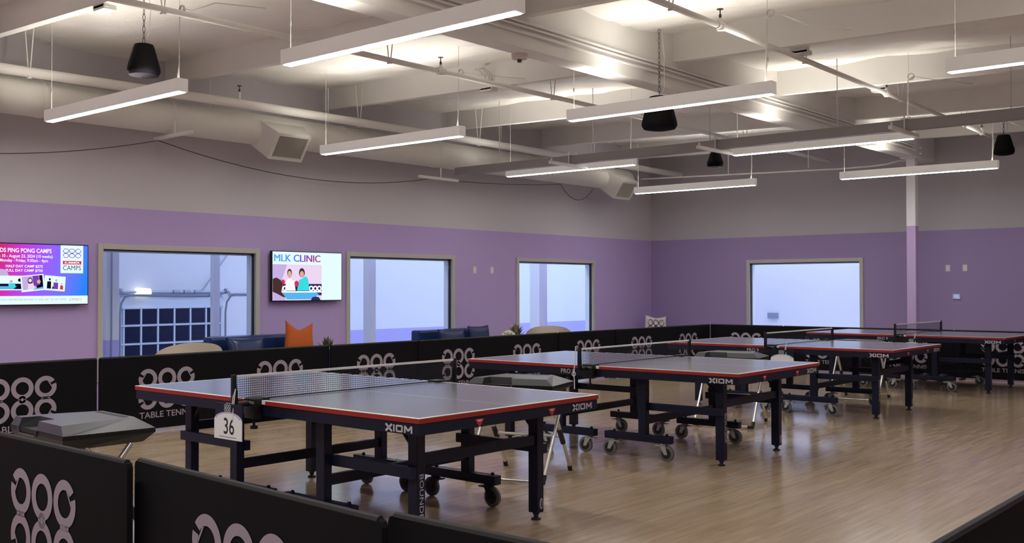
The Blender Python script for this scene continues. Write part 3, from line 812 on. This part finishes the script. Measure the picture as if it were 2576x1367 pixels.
x, y, a = TP[1]
k = B().tube([(x-.005, y-.935, .93), (x-.01, y-.94, .80), (x-.015, y-.95, .70), (x-.012, y-.945, .64), (x-.012, y-.945, .575)], .004, 6).tube([(x-.015+.018*math.cos(a_), y-.95, .70+.018*math.sin(a_)) for a_ in [2*PI*i/10 for i in range(10)]], .003, 5, closed=True)
tag(k.build('white_string', 'sign'), 'thin white cord hanging from the second net post', 'cord')

# ------------------------------------------------------------------ folding box stands between tables
def make_stand():
    t = bpy.data.objects.new('ball_box_stand', None); COL.objects.link(t)
    # moulded box: black tub with hipped grey lid
    X, Y = .335, .235; z0, z1, z2 = .625, .70, .748
    k = B()
    bot = [(-X+.03, -Y+.02), (X-.05, -Y+.02), (X-.08, Y-.03), (-X+.05, Y-.03)]; rim = [(-X, -Y), (X, -Y), (X, Y), (-X, Y)]
    k.add([(x, y, z0) for x, y in bot]+[(x, y, z1-.02) for x, y in rim]+[(x, y, z1) for x, y in rim], [(i+4*j, (i+1) % 4+4*j, (i+1) % 4+4*(j+1), i+4*(j+1)) for j in (0, 1) for i in range(4)]+[(3, 2, 1, 0), (8, 9, 10, 11)])
    tub = k.build('tub', 'black', t)
    nx0, nx1, nd = -.22, .02, .10
    A = {'r': [(-X, -Y), (nx0, -Y), (nx0+.02, -Y+nd), (nx1-.03, -Y+nd), (nx1, -Y), (X, -Y), (X, Y), (-X, Y)],
         't': [(-X+.04, -Y+.012), (nx0+.01, -Y+.012), (nx0+.02, -Y+nd), (nx1-.03, -Y+nd), (nx1-.01, -Y+.012), (X-.05, -Y+.012), (X-.15, Y-.045), (-X+.14, Y-.045)]}
    k = B(); n = 8
    vs = [(x, y, z1+.002) for x, y in A['r']]+[(x, y, z2) for x, y in A['t']]
    k.add(vs, [(i, (i+1) % n, n+(i+1) % n, n+i) for i in range(n)]+[tuple(range(n, 2*n))])
    k.build('lid', 'lid', t)
    B().box(-X+.16, X-.17, Y-.095, Y-.065, z2, z2+.0015).build('slot', 'drub', t)
    B().box(nx0, nx1, -Y+.002, -Y+nd, z1-.03, z1+.001).build('recess', 'drub', t)
    B().tube([(nx0-.005, -Y-.004, z1+.004), (nx0+.01, -Y-.004, z1-.03), (nx1-.02, -Y-.004, z1-.03), (nx1+.005, -Y-.004, z1+.004)], .006, 6).build('rim_strip', 'lid', t)
    # legs
    for s in (-1, 1):
        x = s*.27
        lg = B().tube([(x, -.10, .63), (x, .335, .02)], .0135, 10).build('leg', 'chrome', t)
        B().tube([(x, .32, .04), (x, .34, .0)], .018, 10).build('rubber_foot', 'drub', lg)
        B().tube([(x, .175, .235), (x, .095, .34)], .020, 10).build('joint', 'drub', lg)
        xi = s*.30
        B().tube([(xi, .12, .63), (xi, -.33, .035)], .0135, 10).build('leg', 'chrome', t)
        B().tube([(xi, -.31, .07), (xi, -.335, .022), (xi-s*.05, -.335, .022)], .019, 10).build('corner_joint', 'drub', t)
    B().tube([(-.27, .135, .29), (.27, .135, .29)], .011, 10).build('crossbar', 'chrome', t)
    B().tube([(-.29, -.335, .022), (.29, -.335, .022)], .0125, 10).build('floor_bar', 'chrome', t)
    return t
LB = ['grey topped black ball box on a folding stand behind the front barrier, nearest', 'grey topped black ball box on silver legs between the first and second tables',
      'grey topped black ball box on silver legs between the second and third tables', 'grey topped black ball box on silver legs between the third and farthest tables']
proto = make_stand()
for i, (x, y, a) in enumerate(((-5.15, 2.61, R(-4)), (-4.97, 5.95, R(18)), (-5.17, 9.6, R(13)), (-5.08, 12.8, R(7)))):
    o = proto if i == 0 else copy_tree(proto)
    o.location = (x, y, 0); o.rotation_euler = (0, 0, a); tag(o, LB[i], 'ball box', 'ball boxes on folding stands')

# ------------------------------------------------------------------ lounge behind the left barriers
def pad(b, c, w, h, d, T=None, m=0, ears=.0, n=14, dip=0.0):
    """soft square cushion standing in local x-z, thickness d along y, pointed corners"""
    vs = []; fs = []
    for side in (1, -1):
        for j in range(n+1):
            for i in range(n+1):
                u = -1+2*i/n; v = -1+2*j/n
                e = max(0, (1-u**4))*max(0, (1-v**4))
                px = u*(1-.10*(1-v*v)+(.10*(-v) if dip else 0)); pz = v*(1-.10*(1-u*u))
                if dip and v > -.2: pz -= dip*max(0, 1-abs(u))**.9*((v+.2)/1.2)
                pt = Vector((px*w/2, side*d/2*(e**.6)*(1-.35*(dip > 0)*max(0, v)), pz*h/2+h/2))
                vs.append((T @ pt if T is not None else pt)+Vector(c))
    k = (n+1)**2
    for s in (0, 1):
        for j in range(n):
            for i in range(n):
                a = s*k+j*(n+1)+i; f = (a, a+1, a+n+2, a+n+1); fs.append(f if s == 1 else f[::-1])
    return b.add(vs, fs, m, True)
RZ = lambda a: Matrix.Rotation(a, 4, 'Z')
def sofa(y0, y1, label, x1=-11.44, back=.79):
    t = thing('sofa', label, 'sofa', (0, 0, 0), 0, 'blue sofas along the left wall')
    x0 = x1+.82
    B().box(x1, x0, y0, y1, .10, .30, c=.03).build('base', 'sofa', t)
    B().box(x1+.18, x0, y0+.14, y1-.14, .302, .43, c=.04).build('seat', 'sofa', t)
    B().box(x1, x1+.2, y0+.05, y1-.05, .302, back, c=.04).build('backrest', 'sofa', t)
    for a, c_ in ((y0, y0+.14), (y1-.14, y1)): B().box(x1+.1, x0, a, c_, .302, .62, c=.035).build('armrest', 'sofa', t)
    for x in (x1+.08, x0-.08):
        for y in (y0+.08, y1-.08): B().tube([(x, y, 0), (x, y, .10)], .02, 8).build('leg', 'chrome', t)
sofa(7.32, 8.86, 'blue leatherette sofa with an orange cushion on it, left of the middle window', back=.80)
sofa(10.98, 12.55, 'blue leatherette sofa under the right side of the middle window', back=.77)
def cushion(name, x, y, z, w, h, d, rz, tilt, m, label, cat='cushion', dip=0, group=None, roll=0):
    T = RZ(rz) @ Matrix.Rotation(tilt, 4, 'X') @ Matrix.Rotation(roll, 4, 'Y')
    b = B(); pad(b, (0, 0, 0), w, h, d, T, 0, dip=dip)
    o = b.build(name, m, None, (x, y, z), sharp=180); return tag(o, label, cat, group)
# cushions face +x (local -y is the front)
cushion('cushion', -11.05, 7.78, .425, .58, .375, .16, PI/2, R(-10), 'sofa', 'glossy blue cushion leaning on the sofa left of the orange one', group='blue cushions')
cushion('cushion', -10.93, 8.50, .425, .50, .56, .16, PI/2, R(-8), 'orange', 'bright orange cushion with a pinched top standing on the left sofa', dip=.34, roll=R(6))
cushion('cushion', -10.97, 11.50, .425, .60, .365, .16, PI/2, R(-10), 'cush', 'dark blue cushion lying lower, left of the pair on the right sofa', group='blue cushions')
cushion('cushion', -10.97, 12.12, .425, .56, .40, .15, PI/2+.1, R(-8), 'cush', 'dark blue cushion standing taller, right of the pair on the right sofa', group='blue cushions')

def tub_chair(x, y, rz, label):
    t = thing('tub_chair', label, 'chair', (x, y, 0), rz, 'white shell chairs')
    # rounded shell: rim high at the back, sweeping down to the front
    k = B(); n = 40; rings = []
    rx, ry = .40, .37
    def rim(a):   # a = 0 at the back
        return .825-.36*(1-math.cos(a))**1.15/2.2
    prof = [(.30, .40), (.55, .42), (.78, .5), (.93, .7), (1.0, 1.0)]
    for q, hgt in prof:
        rg = []
        for i in range(n):
            a = 2*PI*i/n; zt = rim(a if a <= PI else 2*PI-a)
            z = .34+(zt-.34)*max(0, (hgt-.40)/.6)
            rg.append((ry*q*math.sin(a), rx*q*math.cos(a), z))
        rings.append(rg)
    inner = [[(x_*.93, y_*.93, z_+(.03 if j < 2 else 0)) for x_, y_, z_ in rings[j]] for j in range(len(rings)-1, -1, -1)]
    allr = rings+inner; vs = [p for rg in allr for p in rg]; fs = []
    for j in range(len(allr)-1):
        for i in range(n): fs.append((j*n+i, j*n+(i+1) % n, (j+1)*n+(i+1) % n, (j+1)*n+i))
    k.add(vs, fs, 0, True); k.add(allr[0], [tuple(range(n-1, -1, -1))], 0); k.add(allr[-1], [tuple(range(n))], 0)
    k.build('shell', 'chairwhite', t, sharp=60)
    for sx in (-1, 1):
        for sy in (-1, 1): B().tube([(sx*.12, sy*.12, .345), (sx*.24, sy*.24, 0)], .014, 8).build('leg', 'chrome', t)
tub_chair(-10.22, 6.40, R(-110), 'white rounded shell chair in front of the garage door window')
tub_chair(-10.2, 12.90, R(-141), 'white rounded shell chair in front of the corner window')

def side_table(x, y, label):
    t = thing('side_table', label, 'table', (x, y, 0), 0, 'small side tables')
    B().lathe([(.22, .47), (.23, .475), (.23, .495), (.22, .5)], n=28).build('tabletop', 'white', t)
    B().tube([(0, 0, .02), (0, 0, .47)], .025, 12).build('stem', 'chrome', t)
    B().lathe([(.16, 0), (.16, .012), (.03, .022)], n=24).build('base', 'chrome', t)
side_table(-11.0, 9.13, 'small white pedestal table under the little succulent')
side_table(-10.96, 12.83, 'small white pedestal table under the leafy plant')
def plant(x, y, z, h, r, n, label, name='potted_succulent', seed=1):
    random.seed(seed)
    t = thing(name, label, 'plant', (x, y, z), 0)
    B().lathe([(.045, 0), (.06, .05), (.062, .11), (.055, .112)], n=18).build('pot', 'pot', t)
    k = B()
    for i in range(n):
        a = 2*PI*i/n*2.4+random.random()*.5; el = .35+1.1*random.random(); l = h*(.65+.4*random.random())
        d = Vector((math.cos(a)*math.cos(el), math.sin(a)*math.cos(el), math.sin(el))); sd = d.cross(Vector((0, 0, 1))).normalized(); b0 = Vector((0, 0, .10)); wd = r
        up = sd.cross(d)
        p = [b0, b0+d*l*.45+sd*wd, b0+d*l+up*.02, b0+d*l*.45-sd*wd, b0+d*l*.45+up*.012]
        k.add(p, [(0, 1, 4), (1, 2, 4), (2, 3, 4), (3, 0, 4)], 0 if i % 3 else 1)
    k.build('leaves', ['leaf', 'leaf2'], t)
plant(-10.97, 9.0, .5, .17, .03, 34, 'small dried succulent beside the orange cushion', seed=3)
plant(-11.0, 13.0, .5, .235, .034, 60, 'bushy olive and pale leafed plant beside the cream flowers', 'potted_plant', seed=5)
t = thing('flower_bouquet', 'round bunch of cream flowers in front of the leafy plant', 'flowers', (-10.85, 12.66, .5))
B().lathe([(.04, 0), (.05, .05), (.045, .12)], n=16).build('vase', 'pot', t)
k = B(); random.seed(4)
for i in range(40):
    a = random.random()*2*PI; e = random.random()*1.4; rr = .095
    c = Vector((math.cos(a)*math.cos(e)*rr, math.sin(a)*math.cos(e)*rr*1.15, .115+math.sin(e)*.095))
    k.lathe([(.004, -.022), (.02, -.015), (.026, 0), (.02, .015), (.004, .022)], c=c, n=8)
k.build('blossom', 'flower', t)
# corner bench with the printed pillow
t = thing('corner_bench', 'low dark blue bench in the far corner under the printed pillow', 'bench', (0, 0, 0))
B().box(-11.42, -10.7, 16.75, 17.85, .30, .44, c=.03).build('seat', 'sofa', t)
for x in (-11.35, -10.8):
    for y in (16.82, 17.78): B().tube([(x, y, 0), (x, y, .30)], .02, 8).build('leg', 'chrome', t)
T = RZ(R(52)) @ Matrix.Rotation(R(-9), 4, 'X') @ Matrix.Rotation(R(4), 4, 'Y')
b = B(); pad(b, (0, 0, 0), .50, .44, .15, T, 0, dip=.16)
o = tag(b.build('pillow', 'pillow', None, (-11.05, 17.4, .435), sharp=180), 'white pillow printed with 888 in the far corner', 'pillow')
k = B().flat(LOGOT, lambda a, z: T @ Vector((a*.55-.025, -.083, z*.62+.215)))
k.build('printed_logo', mat('maroon_print', (.12, .03, .05), .7), o)

# ------------------------------------------------------------------ wall screens
def disp(y0, y1, z0, z1, name_label):
    yc, zc_ = (y0+y1)/2, (z0+z1)/2; w, h = y1-y0, z1-z0
    t = thing('wall_screen', name_label, 'television', (-11.405, yc, zc_), 0, 'wall mounted screens')
    B().box(-.045, 0, -w/2, w/2, -h/2, h/2, c=.005).build('casing', 'black', t)
    B().box(-.094, -.046, -.2, .2, -.15, .15).build('wall_mount', 'black', t)
    return t, w, h
class Draw:
    def __init__(s, w, h, mats): s.b = B(); s.w = w-.022; s.h = h-.022; s.k = 0; s.mats = mats
    def pt(s, u, v): return (.0012+s.k*.00015, (u-.5)*s.w, (.5-v)*s.h)
    def g(s, geo, m):
        s.k += 1; s.b.flat(geo, s.pt, s.mats.index(m)); return s
    def r(s, u0, v0, u1, v1, m): return s.g(rect(u0, v0, u1, v1), m)
    def t(s, txt, uc, v0, v1, wid, m, bold=.0):
        vs, fs = text_geo(txt, wid, v1-v0, bold); return s.g(([(x+uc, v1-y) for x, y in vs], fs), m)
    def poly(s, pts, m): return s.g((pts, [tuple(range(len(pts)))]), m)
    def e(s, u, v, a, c, m): return s.g(disc(u, v, a, c), m)
t, w, h = disp(4.62, 5.845, 1.232, 1.92, 'wall screen showing a kids camp notice, cut by the left edge')
D = Draw(w, h, ['d_grad', 'd_white', 'd_text', 'd_grey', 'd_pink', 'd_navy', 'd_red', 'd_blue', 'd_purple', 'd_lilac', 'd_pale', 'd_skin', 'd_hair', 'd_black', 'd_aqua'])
D.r(0, 0, 1, 1, 'd_grad')
D.t('KIDS PING PONG CAMPS', .395, .07, .142, .51, 'd_text', .02)
D.t('June 10 - August 23, 2024 (10 weeks)', .39, .172, .24, .54, 'd_text', .012)
D.t('Monday - Friday, 9:30am - 4pm', .398, .245, .312, .435, 'd_text', .012)
D.t('HALF DAY CAMP $375', .40, .345, .395, .335, 'd_text', .02)
D.t('FULL DAY CAMP $750', .40, .415, .465, .335, 'd_text', .02)
D.r(.735, .0, .955, .475, 'd_white')
lg = [(x*.285+.846, -y*.40+.135) for x, y in LOGOT[0]]
D.g((lg, LOGOT[1]), 'd_purple')
top = LOGOT
D.r(.757, .265, .937, .325, 'd_red'); D.t('SUMMER', .847, .277, .313, .15, 'd_text', .01)
D.t('CAMPS', .846, .345, .425, .175, 'd_navy', .0)
# three snapshots
def card(cu, cv, wu, hv, ang, fn):
    ca, sa = math.cos(ang), math.sin(ang)
    asp = D.w/D.h
    def tr(a, b): x = a*wu; y = b*hv/asp; return (cu+x*ca-y*sa, cv+(x*sa+y*ca)*asp)
    def p(pts, m): D.poly([tr(a, b) for a, b in pts], m)
    p([(-.5, -.5), (.5, -.5), (.5, .5), (-.5, .5)], 'd_white')
    def el(a, b, ra, rb, m): p([(a+ra*math.cos(2*PI*i/16), b+rb*math.sin(2*PI*i/16)) for i in range(16)], m)
    fn(p, el)
def c1(p, el):
    p([(-.45, .05), (.45, .05), (.45, .42), (-.45, .42)], 'd_black'); p([(-.45, .22), (.28, .22), (.15, .42), (-.45, .42)], 'd_blue')
    p([(-.02, .03), (.2, .0), (.24, .3), (0, .32)], 'd_aqua'); el(.08, -.1, .055, .09, 'd_skin'); el(.38, -.2, .07, .12, 'd_black')
def c2(p, el):
    p([(-.44, -.44), (.44, -.44), (.44, .38), (-.44, .38)], 'd_lilac'); p([(.02, -.44), (.28, -.44), (.28, .2), (.02, .2)], 'd_purple'); p([(.3, -.44), (.44, -.44), (.44, .2), (.3, .2)], 'd_black')
    el(-.1, -.15, .11, .2, 'd_hair'); el(-.1, -.17, .075, .11, 'd_pale'); p([(-.24, .38), (-.2, .02), (.02, .02), (.08, .38)], 'd_pale')
    el(.26, -.05, .08, .12, 'd_skin'); p([(.14, .2), (.4, .06), (.44, .3), (.16, .36)], 'd_black'); p([(.0, .38), (.44, .28), (.44, .4), (.0, .42)], 'd_blue')
def c3(p, el):
    el(-.25, -.25, .05, .085, 'd_hair'); p([(-.36, .38), (-.36, -.1), (-.18, -.12), (-.16, .38)], 'd_black'); el(.06, -.2, .05, .09, 'd_skin')
    p([(-.05, .38), (-.06, -.06), (.16, -.06), (.17, .38)], 'd_purple'); el(.33, .0, .035, .06, 'd_skin'); p([(.26, .38), (.27, .1), (.4, .1), (.42, .38)], 'd_red')
    p([(-.12, .38), (-.1, .22), (-.04, .22), (-.04, .38)], 'd_hair')
D.poly([(.0, .36), (.24, .43), (.26, .53), (.0, .54)], 'd_lilac')
card(.26, .645, .26, .24, .0, c1); card(.475, .645, .215, .27, -.10, c2); card(.68, .65, .20, .25, .075, c3)
D.r(0, .86, 1, 1, 'd_white'); D.t('REGISTER YOUR CAMP BEFORE JANUARY 15, AND GET 10% OFF USING', .43, .905, .945, .72, 'd_grey', 0); D.t('SUMMER10', .88, .905, .945, .12, 'd_pink', 0)
D.b.build('display', D.mats, t)
t, w, h = disp(8.41, 9.63, 1.24, 1.927, 'wall screen with a blue and pink clinic heading, left of the middle window')
D = Draw(w, h, ['d_white', 'd_title', 'd_grey', 'd_pale', 'd_lilac', 'd_navy', 'd_skin', 'd_hair', 'd_text', 'd_aqua', 'd_red', 'd_blue', 'd_purple', 'd_black'])
D.r(0, 0, 1, 1, 'd_white'); D.t('MLK CLINIC', .348, .055, .20, .655, 'd_title').t('MLK CLINIC', .352, .055, .20, .655, 'd_title').t('MLK CLINIC', .355, .055, .20, .655, 'd_title')
D.r(0, .26, .70, 1, 'd_pale'); D.poly([(0, .26), (.2, .26), (.12, .62), (0, .62)], 'd_lilac')
D.r(.14, .66, .70, .9, 'd_navy')
for u in (.545, .605, .665, .17): D.g(([(x+u, y*1.75+.755) for x, y in ring(0, 0, .034, .017, n=20)[0]], ring(0, 0, .034, .017, n=20)[1]), 'd_text')
D.e(.235, .44, .034, .09, 'd_hair'); D.e(.235, .465, .028, .075, 'd_skin'); D.poly([(.17, .8), (.19, .6), (.22, .55), (.25, .55), (.30, .6), (.32, .8)], 'd_text')
D.e(.41, .43, .042, .10, 'd_hair'); D.e(.41, .46, .03, .07, 'd_skin'); D.poly([(.34, .8), (.37, .58), (.41, .55), (.47, .5), (.50, .56), (.52, .8)], 'd_aqua')
D.e(.335, .655, .032, .06, 'd_red'); D.e(.145, .62, .025, .05, 'd_red')
D.poly([(.12, .81), (.70, .81), (.70, .84), (.12, .84)], 'd_text'); D.poly([(.13, .84), (.62, .84), (.66, .88), (.56, .98), (.2, .98)], 'd_blue')
D.poly([(0, .56), (.05, .53), (.11, .58), (.14, .66), (.12, .82), (.18, .94), (.05, .9), (0, .82)], 'd_hair'); D.poly([(0, .82), (.06, .86), (.17, .95), (.18, 1), (0, 1)], 'd_lilac')
D.poly([(.54, 1), (.56, .94), (.61, .925), (.66, .94), (.68, 1)], 'd_navy')
D.b.build('display', D.mats, t)

# switch plates, thermostat
for y, lb in ((12.552, 'pale switch plate on the left wall, nearer the middle window'), (12.985, 'pale switch plate on the left wall, nearer the corner window')):
    o = B().box(XL, XL+.008, y-.043, y+.043, 1.66, 1.775, c=.003).build('switch_plate', 'plate'); tag(o, lb, 'switch plate', 'wall switch plates')
    B().box(XL+.008, XL+.012, y-.014, y+.014, 1.69, 1.745).build('rocker', 'white', o)
for x, lb in ((-5.60, 'pale switch plate on the end wall, above left of the thermostat'), (-5.325, 'pale switch plate on the end wall, above right of the thermostat')):
    o = B().box(x-.037, x+.037, YB-.008, YB, 1.685, 1.795, c=.003).build('switch_plate', 'plate'); tag(o, lb, 'switch plate', 'wall switch plates')
    B().box(x-.012, x+.012, YB-.012, YB-.008, 1.715, 1.765).build('rocker', 'white', o)
o = tag(B().box(-5.525, -5.397, YB-.022, YB, 1.215, 1.305, c=.006).build('thermostat', 'plate'), 'small white thermostat with a blue display on the end wall', 'thermostat')
B().box(-5.50, -5.425, YB-.0235, YB-.022, 1.24, 1.29).build('display', 'lcd', o)

# ------------------------------------------------------------------ lamps
def area(name, loc, sx, sy, e, col, rot=(0, 0, 0)):
    l = bpy.data.lights.new(name, 'AREA'); l.shape = 'RECTANGLE'; l.size = sx; l.size_y = sy; l.energy = e; l.color = col
    o = bpy.data.objects.new(name, l); COL.objects.link(o); o.location = loc; o.rotation_euler = rot; return o
COOL = (.56, .69, 1.0)
area('next_room_lamp', (-12.5, 7.5, 4.5), 1.3, 8, 78, COOL)
area('next_room_lamp', (-12.5, 17.5, 4.5), 1.3, 14, 310, COOL)
area('next_room_lamp', (-8.0, 19.2, 4.5), 6, 1.6, 155, COOL)
WARM = (1, .99, .98)
for x, y in ((-1.4, 4.8), (-1.4, 11.8), (-1.4, 15.4), (-1.4, 1.2), (-5.2, 1.2), (-9.0, 1.2), (2.4, 4.8), (2.4, 8.3), (2.4, 11.8)):
    area('unseen_fill_lamp', (x, y, 3.1), 2.3, .09, 46 if y < 2 else 9, WARM)  # unseen lamps added along the light grid; front row boosted for the barriers
w = bpy.data.worlds.new('dim_surroundings'); SC.world = w; w.use_nodes = True
w.node_tree.nodes['Background'].inputs[0].default_value = (.5, .5, .55, 1); w.node_tree.nodes['Background'].inputs[1].default_value = .05

# ------------------------------------------------------------------ camera
cam = bpy.data.cameras.new('camera'); co = bpy.data.objects.new('camera', cam); COL.objects.link(co)
pitch, roll, yaw = R(.938), R(-.0984), R(40.392)
fw = Vector((-math.sin(yaw)*math.cos(pitch), math.cos(yaw)*math.cos(pitch), math.sin(pitch))); rt = Vector((math.cos(yaw), math.sin(yaw), 0)); up = rt.cross(fw)
c, s = math.cos(roll), math.sin(roll); r2 = rt*c+up*s; u2 = up*c-rt*s
mw = Matrix((r2, u2, -fw)).transposed().to_4x4(); mw.translation = (0, 0, 1.4122)
co.matrix_world = mw
cam.sensor_fit = 'HORIZONTAL'; cam.sensor_width = 36; cam.lens = 36*2576.1/2576; cam.clip_start = .05; cam.clip_end = 200
SC.camera = co
SC.view_settings.view_transform = 'Standard'; SC.view_settings.look = 'None'; SC.view_settings.exposure = .44; SC.view_settings.gamma = 1
SC.cycles.use_denoising = True
SC.cycles.use_adaptive_sampling = True; SC.cycles.adaptive_threshold = .05
SC.cycles.max_bounces = 7; SC.cycles.diffuse_bounces = 4; SC.cycles.glossy_bounces = 4; SC.cycles.transparent_max_bounces = 16
SC.cycles.sample_clamp_indirect = 6
